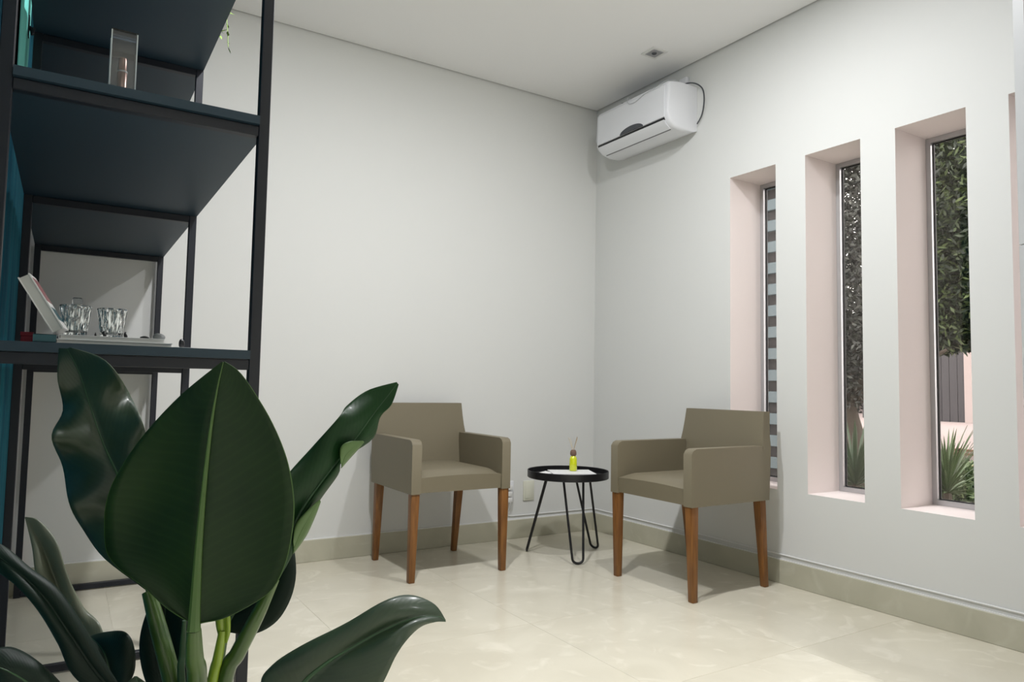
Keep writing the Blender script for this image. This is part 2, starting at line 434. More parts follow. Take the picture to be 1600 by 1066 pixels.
# ------------------------------------------------------------------ air conditioner
t = thing('air_conditioner', 'white split air conditioner high in the corner above the windows', 'air conditioner', (0, -0.622, 2.495))
def acp(z): return z - 2.495
hl = 0.334
prof = [(-0.001, 0.29), (-0.19, 0.29), (-0.222, 0.282), (-0.236, 0.262), (-0.238, 0.10), (-0.236, 0.06), (-0.22, 0.036), (-0.185, 0.012), (-0.13, 0.0), (-0.06, 0.002), (-0.001, 0.02)]
b = new(); prism(b, prof, -hl, hl)
es = [e for e in b.edges if abs(e.verts[0].co.y - e.verts[1].co.y) < 1e-6 and max(e.verts[0].co.x, e.verts[1].co.x) < -0.02]
bmesh.ops.bevel(b, geom=es, offset=0.022, segments=4, profile=0.5, affect='EDGES')
obj('body', b, M_plastic, t)
# front panel a touch proud of the body
b = new(); prism(b, [(-0.236, 0.262), (-0.243, 0.255), (-0.244, 0.10), (-0.242, 0.068), (-0.234, 0.064)], -hl + 0.028, hl - 0.028); bevel_all(b, 0.002, 1, 0.8)
obj('front_panel', b, M_plastic, t)
b = new(); prism(b, [(-0.2405, 0.063), (-0.2405, 0.054), (-0.232, 0.050), (-0.225, 0.062)], -hl + 0.03, hl - 0.03)
obj('air_slot', b, M_dark, t, False)
b = new(); prism(b, [(-0.238, 0.052), (-0.223, 0.031), (-0.185, 0.0065), (-0.18, 0.012), (-0.215, 0.036), (-0.23, 0.055)], -hl + 0.035, hl - 0.035)
obj('louver', b, M_plastic, t, True)
b = new(); prism(b, [(-0.182, 0.008), (-0.176, 0.0045), (-0.174, 0.012), (-0.18, 0.016)], -hl + 0.04, hl - 0.04)
obj('louver_gap', b, mat('louver_shadow', (0.16, 0.16, 0.17), 0.6), t, False)
# half-moon display just above the slot
b = new(); n = 20; A = []; C = []
for k in range(n + 1):
    q = PI * k / n
    A.append(b.verts.new((-0.2465, 0.105 * math.cos(q), 0.066 + 0.034 * math.sin(q)))); C.append(b.verts.new((-0.242, 0.105 * math.cos(q), 0.066 + 0.034 * math.sin(q))))
b.faces.new(A); b.faces.new(C[::-1])
for k in range(n + 1): b.faces.new((A[k], A[(k + 1) % (n + 1)], C[(k + 1) % (n + 1)], C[k]))
o = obj('display', b, M_smoke, t, False); o['label'] = 'dark half-moon display'
o.location = (0, -0.022, 0)
b = new(); tube(b, catmull([(-0.20, 0.12, 0.296), (-0.15, 0.02, 0.298), (-0.10, -0.2, 0.300), (-0.06, -0.33, 0.305), (-0.02, -0.385, 0.27), (-0.012, -0.40, 0.20), (-0.012, -0.385, 0.11), (-0.02, -0.352, 0.055)], 40), 0.0042, 8)
obj('power_cable', b, M_smoke, t)
# thin pale wire drooping over the front panel
b = new(); tube(b, catmull([(-0.19, 0.03, 0.294), (-0.238, 0.02, 0.288), (-0.248, 0.0, 0.245), (-0.2475, -0.06, 0.235), (-0.2475, -0.14, 0.255), (-0.2475, -0.24, 0.262), (-0.225, -0.30, 0.288), (-0.17, -0.33, 0.294)], 40), 0.0017, 6)
obj('loose_wire', b, mat('pale_grey_wire', (0.45, 0.46, 0.48), 0.5), t)
o = obj('socket_box', B(-0.025, 0, -0.89, -0.83, 2.822, 2.872, 0.004), M_plastic)
tag(o, 'small white socket box on the wall just above the air conditioner', 'socket')

# ceiling spotlights
def ceiling_spot(x, y, label, lit, group=None):
    t = thing('ceiling_spotlight', label, 'spotlight', (x, y, H), 0, group)
    b = new()
    a, c_ = 0.055, 0.04
    for (x0, x1, y0, y1) in ((-a, a, -a, -c_), (-a, a, c_, a), (-a, -c_, -c_, c_), (c_, a, -c_, c_)): box(b, x0, x1, y0, y1, -0.006, -0.0005)
    obj('frame', b, M_cable, t, False)
    b = new()
    hexa(b, [(-.04, -.04, -.005), (.04, -.04, -.005), (.04, .04, -.005), (-.04, .04, -.005)], [(-.036, -.036, -.0005), (.036, -.036, -.0005), (.036, .036, -.0005), (-.036, .036, -.0005)])
    obj('recess', b, M_alu if not lit else M_lens, t, False)
    b = new(); lathe(b, [(0, -0.009), (0.013, -0.009), (0.016, -0.004), (0.016, -0.0052)], 20); obj('lens', b, M_smoke if not lit else M_lens, t)
M_lens = bpy.data.materials.new('lamp_lens'); M_lens.use_nodes = True
p = M_lens.node_tree.nodes['Principled BSDF']; p.inputs['Emission Color'].default_value = (1, 0.97, 0.93, 1); p.inputs['Emission Strength'].default_value = 8
ceiling_spot(-0.293, -0.897, 'small square unlit spotlight set in the ceiling by the air conditioner', False)

# ------------------------------------------------------------------ sockets and the white cable
t = thing('wall_outlet', 'ivory blank wall plate under the tray table edge on the back wall', 'outlet', (-0.5365, 0, 0.30))
obj('plate', B(-0.0415, 0.0415, -0.009, 0, -0.065, 0.062, 0.003), M_plastic2, t)
obj('plate_insert', B(-0.030, 0.030, -0.0115, -0.008, -0.052, 0.050, 0.002), M_plastic2, t)
t = thing('wall_outlet', 'white socket with plugs stacked in it, just behind the left armchair leg', 'outlet', (-0.695, 0, 0.30))
obj('plate', B(-0.035, 0.04, -0.01, 0, -0.066, 0.066, 0.003), M_plastic, t)
for z in (0.03, -0.01, -0.048): obj('plug', B(-0.03, 0.012, -0.045, -0.01, z - 0.015, z + 0.015, 0.004), M_cable, t)
b = new()
r_ = 0.004; zc = BH + 0.026
pts = [(-0.70, -0.045, 0.236), (-0.699, -0.030, 0.20), (-0.697, -0.008, 0.16), (-0.69, -0.0045, zc + 0.004), (-0.66, -0.0045, zc), (-0.3, -0.0045, zc - 0.001), (-0.02, -0.0045, zc), (-0.006, -0.006, zc), (-0.0045, -0.03, zc), (-0.0045, -0.8, zc + 0.001), (-0.0045, -1.9, zc), (-0.0045, -3.2, zc)]
tube(b, pts, r_, 8)
o = obj('white_cable', b, M_cable); tag(o, 'thin white cable running along the top of the baseboard', 'cable')

# ------------------------------------------------------------------ shelf unit
SX0, SX1 = -3.280, -2.750; PW = 0.025
FY = [-2.185, -1.08, -0.045]; BARS = [0.005, 0.998, 1.553, 2.108, 2.66]
t = thing('open_shelf', 'tall open shelf unit of black metal frames and petrol boards', 'shelf', ((SX0 + SX1) / 2, -1.1, 0))
ox, oy = (SX0 + SX1) / 2, -1.1
def SH(x0, x1, y0, y1, z0, z1, bev=0): return B(x0 - ox, x1 - ox, y0 - oy, y1 - oy, z0, z1, bev, 1)
for fy in FY:
    for x0 in (SX0, SX1 - PW): obj('post', SH(x0, x0 + PW, fy - PW / 2, fy + PW / 2, 0, 2.71, 0.0015), M_black, t, False)
    for bz in BARS: obj('crossbar', SH(SX0 + PW, SX1 - PW, fy - PW / 2, fy + PW / 2, bz, bz + PW - 0.001, 0.0015), M_black, t, False)
for bz in BARS[1:]:
    # one board per bay, full width, plus the narrow strips that pass between the posts
    for a, c_ in zip(FY, FY[1:]):
        obj('shelf_board', SH(SX0, SX1, a + PW / 2 + 0.0005, c_ - PW / 2 - 0.0005, bz + PW, bz + PW + 0.020, 0.0), M_board, t, False)
    for fy in FY:
        obj('board_strip', SH(SX0 + PW + 0.0005, SX1 - PW - 0.0005, fy - PW / 2 - (0.012 if fy == FY[0] else 0.0), fy + PW / 2, bz + PW, bz + PW + 0.020, 0.0), M_board, t, False)
ZB3 = BARS[1] + PW + 0.020; ZB2 = BARS[2] + PW + 0.020; ZB1 = BARS[3] + PW + 0.020

# things on the shelf ------------------------------------------------
t = thing('acrylic_box', 'tall clear acrylic display box on the middle shelf board', 'box', (-3.060, -2.13, ZB2))
w = 0.025; h = 0.145; q = 0.002
for (x0, x1, y0, y1) in ((-w, w, -w, -w + q), (-w, w, w - q, w), (-w, -w + q, -w + q, w - q), (w - q, w, -w + q, w - q)):
    obj('side_panel', B(x0, x1, y0, y1, 0, h), M_acryl, t, False)
obj('lid', B(-w - .001, w + .001, -w - .001, w + .001, h, h + 0.003), M_acryl, t, False)
bm_ = new()
for sx in (-1, 1):
    for sy in (-1, 1): box(bm_, sx * w - .0012, sx * w + .0012, sy * w - .0012, sy * w + .0012, 0, h)
obj('edge_glint', bm_, mat('polished_acrylic_edge', (0.55, 0.6, 0.62), 0.25), t, False)
M_cop = mat('copper_tube', (0.55, 0.36, 0.30), 0.3, metal=0.7)
t = thing('metal_tube', 'rose coloured metal tube standing inside the acrylic box', 'tube', (-3.060, -2.13, ZB2))
b = new(); lathe(b, [(0, 0.0005), (0.010, 0.0005), (0.010, 0.062), (0.0085, 0.064), (0.0085, 0.088), (0.007, 0.094), (0, 0.095)], 24); obj('barrel', b, M_cop, t)
b = new(); lathe(b, [(0.0092, 0.060), (0.0108, 0.061), (0.0108, 0.064), (0.0092, 0.065)], 24); obj('collar', b, M_alu, t)

def book(name, label, cat, cx, cy, z, w, d, th, rz, cover, tilt=None):
    t = thing(name, label, cat, (cx, cy, z), rz)
    obj('page_block', B(-w / 2 + .003, w / 2 - .002, -d / 2 + .003, d / 2 - .003, 0.0015, th - 0.0015), M_pages, t, False)
    b = new(); box(b, -w / 2, w / 2, -d / 2, d / 2, 0, 0.0014); box(b, -w / 2, w / 2, -d / 2, d / 2, th - 0.0014, th); box(b, -w / 2, -w / 2 + 0.0015, -d / 2, d / 2, 0, th)
    obj('cover', b, cover, t, False)
    if tilt: t.rotation_euler = tilt
    return t
M_white = mat('white_card', (0.8, 0.8, 0.8), 0.5); M_tealc = mat('teal_cover', (0.03, 0.10, 0.12), 0.5)
M_pink = mat('pink_print', (0.30, 0.10, 0.11), 0.4)
book('white_book', 'wide white book lying flat on the shelf, lowest of the two', 'book', -3.045, -2.045, ZB3, 0.225, 0.20, 0.011, 0.0, M_white)
book('white_book', 'wide white book lying on top of the other flat one, under the tumblers', 'book', -3.052, -2.04, ZB3 + 0.0115, 0.205, 0.19, 0.0095, 0.03, M_white)
book('teal_book', 'small teal book at the left end of the white books', 'book', -3.175, -2.15, ZB3, 0.10, 0.04, 0.017, PI / 2, M_tealc)
ZT = ZB3 + 0.0215
# leaning book: bottom on the pile, top towards the left post
t = thing('leaning_book', 'white book with a reddish printed cover leaning to the left', 'book', (-3.140, -2.10, ZT + 0.0125))
t.rotation_euler = (Matrix.Rotation(-0.10, 4, 'Z') @ Matrix.Rotation(math.radians(-31), 4, 'Y')).to_euler()
L_ = 0.128
obj('page_block', B(-0.019, -0.001, -0.045, 0.045, 0.0, L_), M_pages, t, False)
obj('cover', B(-0.001, 0.0015, -0.047, 0.047, 0.0, L_ + 0.002), M_white, t, False)
obj('back_cover', B(-0.0215, -0.019, -0.047, 0.047, 0.0, L_ + 0.002), M_white, t, False)
o = obj('cover_print', B(0.0015, 0.0021, -0.04, 0.04, 0.065, L_ - 0.008), M_pink, t, False); o['label'] = 'dark pink printed picture'
o = obj('cover_lettering', B(0.0015, 0.0021, -0.036, 0.036, 0.02, 0.05), M_tealc, t, False)

def tumbler(label, x, y, z, r0, r1, h, rz):
    t = thing('crystal_tumbler', label, 'glass', (x, y, z), rz, 'cut crystal tumblers on the white books')
    b = new(); seg = 36
    def wav(j, k):
        if j in (0, 7, 8, 9, 10, 11, 12): return 0
        return 0.05 * math.cos(9 * 2 * PI * k / seg + j * 0.9) - 0.01
    pr = [(0, 0.0), (r0, 0.0), (r0 + (r1 - r0) * .2, h * .2), (r0 + (r1 - r0) * .4, h * .4), (r0 + (r1 - r0) * .6, h * .6), (r0 + (r1 - r0) * .8, h * .82), (r1, h * .95), (r1 - .0005, h), (r1 - 0.003, h), (r1 - .006, h * .8), (r0 + .001, h * 0.2), (r0 - .004, h * .13), (0, h * .12)]
    lathe(b, pr, seg, (0, 0), wav)
    obj('bowl', b, M_crystal, t, False)
    return t
tumbler('cut crystal tumbler beside the leaning book', -3.122, -2.03, ZT, 0.022, 0.032, 0.072, 0.2)
tumbler('cut crystal tumbler right of the other, towards the shelf post', -3.049, -2.02, ZT, 0.022, 0.031, 0.070, 0.9)
t = thing('perfume_bottle', 'clear stoppered bottle behind the left tumbler', 'bottle', (-3.12, -1.985, ZT))
b = new(); lathe(b, [(0, 0), (0.016, 0), (0.018, 0.004), (0.018, 0.045), (0.008, 0.056), (0.007, 0.075), (0, 0.075)], 20); obj('bottle_body', b, M_crystal, t)
obj('stopper', B(-0.010, 0.010, -0.010, 0.010, 0.0755, 0.094, 0.003), M_acryl, t)
M_blk = mat('black_ornament', (0.01, 0.01, 0.012), 0.35)
def pebble(name, label, cat, x, y, z, rx, ry, rz_, mt, grp=None, bump=0.12):
    b = new(); r = bmesh.ops.create_icosphere(b, subdivisions=3, radius=1.0)
    for v in r['verts']:
        n = 1 + bump * math.sin(v.co.x * 3 + x * 50) * math.cos(v.co.y * 2.5 + 1)
        v.co = Vector((v.co.x * rx * n, v.co.y * ry * n, max(v.co.z, -0.75) * rz_ * n))
    mn = min(v.co.z for v in b.verts)
    for v in b.verts: v.co.z -= mn
    o = obj(name, b, mt); o.location = (x, y, z); return tag(o, label, cat, grp)
def bird(label, x, y, z, s, rz):
    t = thing('bird_figurine', label, 'figurine', (x, y, z), rz, 'little black figurines around the tumblers')
    b = new(); tube(b, [(0, -.3 * s, .02 * s), (0, -.15 * s, .35 * s), (0, 0.05 * s, .7 * s), (0, .1 * s, 1.0 * s), (0, .0, 1.25 * s)], [.12 * s, .34 * s, .3 * s, .16 * s, .12 * s], 10)
    obj('body', b, M_blk, t)
    b = new(); tube(b, [(0, 0, 1.2 * s), (0, -.25 * s, 1.2 * s)], [.12 * s, .01 * s], 8); obj('beak', b, M_blk, t)
    b = new(); lathe(b, [(0, 0), (.28 * s, 0), (.28 * s, .05 * s), (0, .05 * s)], 12); obj('foot_disc', b, M_blk, t)
bird('tiny black bird figurine between the two crystal tumblers', -3.083, -2.095, ZT, 0.007, 0.3)
bird('black bird figurine against the left side of the right tumbler', -3.066, -2.083, ZT, 0.011, 1.2)
bird('black bird figurine against the right side of the right tumbler', -3.024, -2.085, ZT, 0.011, 2.2)
M_stone = mat('grey_stone', (0.22, 0.23, 0.23), 0.7); noise_bump(M_stone, 120, .4, .002)
# flat dark brooch, stone and dark bead at the right end
pebble('dark_brooch', 'flat black ornament on the right part of the upper white book', 'ornament', -2.985, -2.09, ZT, 0.010, 0.006, 0.0035, M_blk)
pebble('grey_stone', 'rounded grey stone at the right end of the white books', 'stone', -2.952, -2.06, ZT, 0.0135, 0.012, 0.009, M_stone)
pebble('black_bead', 'small black bead on the shelf board right of the grey stone', 'bead', -2.925, -2.115, ZB3, 0.006, 0.006, 0.012, M_blk)
o = obj('white_card', B(-2.93, -2.885, -2.14, -2.07, ZB3, ZB3 + 0.004), M_white, None, False)
o.name = 'white_card'; tag(o, 'small flat white card on the shelf right of the books', 'card')
bb = bpy.data.objects['black_bead']; bb.location = (-2.908, -2.10, ZB3 + 0.004)
M_red = mat('red_card', (0.42, 0.015, 0.035), 0.5)
t = thing('red_box', 'small red box at the left end of the shelf', 'box', (-3.212, -2.01, ZB3))
obj('box_body', B(-0.011, 0.011, -0.012, 0.012, 0, 0.020, 0.001), M_red, t, False); obj('box_lid', B(-0.012, 0.012, -0.013, 0.013, 0.0202, 0.029, 0.001), M_red, t, False)
t = thing('pocket_mirror', 'tiny round silver mirror right of the red box', 'mirror', (-3.188, -2.0, ZB3))
b = new(); tube(b, [(0, -0.0015, 0.011), (0, 0.0015, 0.011)], 0.0108, 24); obj('disc', b, M_alu, t)
b = new(); tube(b, [(0, -0.0022, 0.011), (0, -0.0015, 0.011)], 0.008, 24); obj('glass', b, M_smoke, t)

# small trailing plant on the upper board
M_lime = mat('lime_leaf', (0.20, 0.33, 0.06), 0.45); M_pot = mat('white_pot', (0.7, 0.7, 0.68), 0.4); M_soil = mat('soil', (0.03, 0.02, 0.015), 0.95)
px_, py_ = -2.825, -1.47
t = thing('trailing_plant', 'small light green trailing plant at the edge of the upper shelf', 'plant', (px_, py_, ZB1))
b = new(); lathe(b, [(0, 0.001), (0.03, 0.001), (0.042, 0.07), (0.038, 0.07), (0.036, 0.06), (0, 0.06)], 24); obj('pot', b, M_pot, t)
b = new(); lathe(b, [(0, 0.064), (0.037, 0.0605), (0.037, 0.055), (0, 0.055)], 20); obj('soil', b, M_soil, t)
def small_leaf(b, base, dirv, L, w, nrm):
    d = dirv.normalized(); s = d.cross(nrm).normalized()
    a = b.verts.new(base); m1 = b.verts.new(base + d * L * .45 + s * w); m2 = b.verts.new(base + d * L * .45 - s * w); mm = b.verts.new(base + d * L * .5 + nrm * w * -.3); e = b.verts.new(base + d * L)
    b.faces.new((a, m1, mm)); b.faces.new((a, mm, m2)); b.faces.new((m1, e, mm)); b.faces.new((mm, e, m2))
def vine(pts, r):
    P_ = catmull([tuple(p) for p in pts], 16)
    b = new(); tube(b, P_, r, 6); obj('stem', b, M_lime, t)
    return [Vector(p) for p in P_]
rnd = random.Random(3)
for v_ in ([(0, 0, .065), (.045, -.02, .095), (.072, -.035, .05), (.078, -.06, -.03), (.082, -.075, -.11)],
           [(0, .01, .065), (.04, .05, .09), (.073, .08, .05), (.078, .085, 0.0)],
           [(0, 0, .065), (-.03, .03, .12), (-.06, .03, .15)], [(0, 0, .065), (.0, -.05, .12), (.02, -.09, .14)]):
    P_ = vine(v_, 0.0012)
    for i in range(5, 16, 1):
        b = new(); d_ = Vector((rnd.uniform(-.6, .9), rnd.uniform(-1, 1), rnd.uniform(-.9, .3)))
        small_leaf(b, P_[i], d_, 0.028, 0.006, Vector((0.3, -0.6, .7)).normalized()); obj('leaf', b, M_lime, t)

# ------------------------------------------------------------------ teal curtain on the left wall
def fabric():
    M = mat('teal_curtain_fabric', (0.02, 0.17, 0.22), 0.8, spec=0.2)
    noise_color(M, (0.006, 0.070, 0.115), (0.014, 0.13, 0.18), 3, 4, stretch=(8, 8, 0.4))
    return M
M_teal = fabric()
def curtain(y0, y1, z0, z1, xc, amp, waves, name, label, m_, cat='curtain', parent=None):
    b = new(); n = int(waves * 12); nz = 10; F = []; K = []
    for j in range(nz + 1):
        z = z0 + (z1 - z0) * j / nz; rf = []; rk = []
        for i in range(n + 1):
            u = i / n; q = 2 * PI * waves * u
            x = xc + amp * math.sin(q + 0.5 * math.sin(z * 1.7)) * (0.75 + 0.25 * math.sin(u * 17 + z))
            rf.append(b.verts.new((x + 0.0012, y0 + (y1 - y0) * u, z))); rk.append(b.verts.new((x - 0.0012, y0 + (y1 - y0) * u, z)))
        F.append(rf); K.append(rk)
    for j in range(nz):
        for i in range(n):
            b.faces.new((F[j][i], F[j][i + 1], F[j + 1][i + 1], F[j + 1][i])); b.faces.new((K[j][i], K[j + 1][i], K[j + 1][i + 1], K[j][i + 1]))
        b.faces.new((F[j][0], F[j + 1][0], K[j + 1][0], K[j][0])); b.faces.new((F[j][n], K[j][n], K[j + 1][n], F[j + 1][n]))
    return obj(name, b, m_, parent)
t = thing('teal_curtain', 'dark teal curtain hanging along the left wall behind the shelf', 'curtain', (0, 0, 0))
curtain(-3.05, -0.10, 0.02, 2.88, -3.330, 0.015, 23, 'cloth', None, M_teal, parent=t)
b = new(); tube(b, [(-3.330, -3.2, 2.90), (-3.330, -0.06, 2.90)], 0.008); obj('rod', b, M_black, t)
for yy in (-3.15, -1.12):
    b = new(); tube(b, [(-3.330, yy, 2.90), (-3.36, yy, 2.90)], 0.006); obj('bracket', b, M_black, t)
b = new()
i = 0
while -3.0 + i * 0.12 < -0.12:
    yy = -3.0 + i * 0.12; i += 1
    tube(b, [(-3.330, yy, 2.875), (-3.330, yy, 2.912)], 0.003, 6)
o = obj('ring', b, M_black, t); o['kind'] = 'stuff'
# bright turquoise cloth on a black hook
M_turq = mat('turquoise_cloth', (0.20, 0.70, 0.62), 0.7, spec=0.2)
t = thing('turquoise_towel', 'bright turquoise cloth hanging high on the left wall behind the shelf', 'cloth', (0, 0, 0))
curtain(-1.40, -0.98, 1.88, 2.44, -3.299, 0.004, 2.5, 'cloth', None, M_turq, parent=t)
t = thing('wall_hook', 'black hook clipped on the turquoise cloth high behind the shelf', 'hook', (0, 0, 0))
b = new(); tube(b, catmull([(-3.292, -1.14, 2.125), (-3.286, -1.14, 2.12), (-3.281, -1.14, 2.10), (-3.279, -1.14, 2.125)], 12), 0.005, 8); obj('prong', b, M_black, t)
obj('hook_plate', B(-3.2935, -3.290, -1.152, -1.128, 2.09, 2.16), M_black, t, False)
b = new(); tube(b, [(-3.303, -0.009, 0.125), (-3.303, -0.009, 2.93)], 0.008, 10)
o = obj('wall_conduit', b, M_plastic); tag(o, 'thin pale vertical pipe on the back wall behind the left shelf posts', 'pipe')

# ------------------------------------------------------------------ big foreground plant
def at(px, py, d):
    return CAM + (AX_R * ((px - 800) / FPX) + AX_D * ((py - 533) / FPX) + AX_F) * d
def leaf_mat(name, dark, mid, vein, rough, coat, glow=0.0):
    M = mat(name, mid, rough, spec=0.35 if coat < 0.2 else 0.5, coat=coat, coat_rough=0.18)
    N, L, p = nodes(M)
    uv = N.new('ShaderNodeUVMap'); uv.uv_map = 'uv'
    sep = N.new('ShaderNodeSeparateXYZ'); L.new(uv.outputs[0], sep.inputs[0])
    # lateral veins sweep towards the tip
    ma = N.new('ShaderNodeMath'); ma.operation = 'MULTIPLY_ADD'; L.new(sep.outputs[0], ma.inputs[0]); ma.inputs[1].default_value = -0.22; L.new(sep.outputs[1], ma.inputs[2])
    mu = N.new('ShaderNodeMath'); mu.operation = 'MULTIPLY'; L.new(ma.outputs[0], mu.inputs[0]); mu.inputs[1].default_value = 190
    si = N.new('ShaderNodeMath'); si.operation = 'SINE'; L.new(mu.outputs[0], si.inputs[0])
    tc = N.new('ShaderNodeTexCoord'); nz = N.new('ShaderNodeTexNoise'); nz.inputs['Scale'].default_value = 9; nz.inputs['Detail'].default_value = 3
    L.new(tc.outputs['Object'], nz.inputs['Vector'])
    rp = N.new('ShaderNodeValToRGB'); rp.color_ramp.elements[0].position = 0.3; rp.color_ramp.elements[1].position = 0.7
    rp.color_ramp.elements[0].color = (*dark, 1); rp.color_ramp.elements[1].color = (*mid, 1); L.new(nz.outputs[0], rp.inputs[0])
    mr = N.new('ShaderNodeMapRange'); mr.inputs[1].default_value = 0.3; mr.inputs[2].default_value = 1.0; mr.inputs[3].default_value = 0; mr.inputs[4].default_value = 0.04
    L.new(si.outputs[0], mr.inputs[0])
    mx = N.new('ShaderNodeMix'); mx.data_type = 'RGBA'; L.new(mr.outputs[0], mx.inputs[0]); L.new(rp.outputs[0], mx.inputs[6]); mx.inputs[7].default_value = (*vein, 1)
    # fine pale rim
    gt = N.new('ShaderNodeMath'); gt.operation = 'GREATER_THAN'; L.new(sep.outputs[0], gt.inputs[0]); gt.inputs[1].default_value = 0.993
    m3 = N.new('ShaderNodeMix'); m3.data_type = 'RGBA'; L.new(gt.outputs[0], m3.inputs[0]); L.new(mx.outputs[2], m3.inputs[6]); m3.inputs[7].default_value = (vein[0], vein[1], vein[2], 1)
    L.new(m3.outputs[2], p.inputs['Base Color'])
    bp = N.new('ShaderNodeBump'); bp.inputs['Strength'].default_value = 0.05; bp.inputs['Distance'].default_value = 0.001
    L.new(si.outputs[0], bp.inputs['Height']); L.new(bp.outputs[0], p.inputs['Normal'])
    if glow:
        p.inputs['Subsurface Weight'].default_value = 0.0
        # light through the blade
        tl = N.new('ShaderNodeBsdfTranslucent'); ms = N.new('ShaderNodeMixShader'); ms.inputs[0].default_value = glow
        L.new(m3.outputs[2], tl.inputs[0]); out = N['Material Output']
        L.new(p.outputs[0], ms.inputs[1]); L.new(tl.outputs[0], ms.inputs[2]); L.new(ms.outputs[0], out.inputs[0])
    return M
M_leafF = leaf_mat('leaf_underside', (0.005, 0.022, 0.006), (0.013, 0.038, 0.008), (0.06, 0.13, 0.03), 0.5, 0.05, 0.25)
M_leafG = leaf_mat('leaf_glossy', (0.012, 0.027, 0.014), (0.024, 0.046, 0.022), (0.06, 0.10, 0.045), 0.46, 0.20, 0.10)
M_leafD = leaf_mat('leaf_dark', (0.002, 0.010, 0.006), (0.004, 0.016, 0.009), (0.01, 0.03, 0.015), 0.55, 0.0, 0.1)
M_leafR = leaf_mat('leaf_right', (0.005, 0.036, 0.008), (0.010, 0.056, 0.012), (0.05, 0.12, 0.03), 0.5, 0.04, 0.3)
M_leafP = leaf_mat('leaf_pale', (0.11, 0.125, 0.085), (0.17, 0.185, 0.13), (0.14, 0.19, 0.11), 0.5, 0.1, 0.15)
M_rib = mat('leaf_midrib', (0.050, 0.105, 0.022), 0.45); M_ribD = mat('leaf_midrib_dark', (0.022, 0.065, 0.025), 0.45); M_fold = mat('leaf_back_fold', (0.06, 0.12, 0.03), 0.5)
M_stem = mat('leaf_stalk', (0.065, 0.16, 0.022), 0.35, coat=0.3)
noise_color(M_stem, (0.018, 0.050, 0.007), (0.055, 0.11, 0.016), 5, 3, stretch=(8, 8, 1.0), lo=0.3, hi=0.75)
M_stemY = mat('young_stalk', (0.20, 0.30, 0.02), 0.35, coat=0.3)

PB = at(312, 1265, 0.93)                       # where the stalks rise from the soil
plant = thing('potted_plant', 'large potted plant with big glossy green leaves in the foreground', 'plant', (PB.x, PB.y, 0))
PO = Vector((PB.x, PB.y, 0))
POT_H = PB.z - 0.015
def leaf(mid, left, right, material, ribmat, camber=0.01, ripple=0.0, waves=5, phase=0.0, rib=0.004, dl=0.0, dr=0.0, ribside=-1, n=44, mseg=9, drop=0.0):
    """mid/left/right: points (px, py, depth) from base to tip; turned to world points once, blade bulges along its own normal"""
    Mi, Le, Ri = catmull(mid, n), catmull(left, n), catmull(right, n)
    b = new(); uvl = b.loops.layers.uv.new('uv'); grid = []; uvs = {}
    mids = []
    for i in range(n):
        t_ = i / (n - 1)
        pm = at(*Mi[i]); pl = at(Le[i][0], Le[i][1], Le[i][2] + dl * math.sin(PI * t_)); pr = at(Ri[i][0], Ri[i][1], Ri[i][2] + dr * math.sin(PI * t_))
        tow = (CAM - pm).normalized(); mids.append((pm, tow)); row = []
        for side, pe in ((-1, pl), (1, pr)):
            rng = range(mseg, 0, -1) if side < 0 else range(1, mseg + 1)
            if side > 0:
                v = b.verts.new(pm - PO); row.append(v); uvs[v] = (0.0, t_)
            for k in rng:
                s = k / mseg
                p_ = pm.lerp(pe, s) + tow * (camber * math.sin(PI * s * 0.9) * math.sin(PI * min(1, t_ * 1.1 + 0.02)))
                p_ += tow * (ripple * s * s * math.sin(waves * 2 * PI * t_ + phase + (1.7 if side > 0 else 0)) * min(1, 4 * (1 - t_)) * min(1, 4 * t_))
                v = b.verts.new(p_ - PO); row.append(v); uvs[v] = (s, t_)
        grid.append(row)
    w_ = len(grid[0])
    for i in range(n - 1):
        for k in range(w_ - 1):
            f = b.faces.new((grid[i][k], grid[i][k + 1], grid[i + 1][k + 1], grid[i + 1][k]))
            for lp in f.loops: lp[uvl].uv = uvs[lp.vert]
    me = bpy.data.meshes.new('leaf'); b.to_mesh(me); b.free(); me.materials.append(material)
    for p_ in me.polygons: p_.use_smooth = True
    o = link(bpy.data.objects.new('leaf', me), plant)
    so = o.modifiers.new('thickness', 'SOLIDIFY'); so.thickness = 0.0009; so.offset = 0
    b = new(); pts = [(p_ + tw * 0.0012 * (1 if ribside > 0 else 0.3)) - PO for p_, tw in mids]
    tube(b, [tuple(p_) for p_ in pts], [rib * (1 - 0.93 * i / (n - 1)) ** 1.6 + 0.0003 for i in range(n)], 8)
    r = obj('midrib', b, ribmat, o)
    return o
def stalk(pts, radii, material):
    P_ = [at(*p_) for p_ in pts] + [PB + Vector((random.uniform(-.02, .02), random.uniform(-.02, .02), -0.02))]
    P4 = catmull([(*p_, r) for p_, r in zip([tuple(q) for q in P_], radii)], 26)
    b = new(); tube(b, [tuple(Vector(q[:3]) - PO) for q in P4], [q[3] for q in P4], 12)
    return obj('stalk', b, material, plant)

# big front leaf, seen from its back
d = 0.86
leaf([(303, 985, d), (306, 930, d), (311, 850, d), (319, 760, d), (330, 665, d), (340, 605, d), (349, 566, d)],
     [(303, 976, d), (262, 952, d), (221, 915, d + .01), (186, 890, d + .015), (165, 862, d + .02), (162, 820, d + .02), (166, 785, d + .02), (181, 745, d + .02), (221, 684, d + .02), (281, 619, d + .015), (347, 565, d)],
     [(305, 974, d), (346, 968, d), (390, 947, d), (426, 922, d), (446, 884, d), (456, 840, d), (460, 795, d), (456, 750, d), (446, 708, d), (426, 661, d), (400, 617, d), (374, 581, d), (351, 565, d)], M_leafF, M_rib, camber=-0.016, ripple=0.004, waves=2, rib=0.0075, ribside=1)
stalk([(303, 985, .865), (304, 1030, .868), (308, 1075, .88)], [.0085, .0105, .012, .013], M_stem)
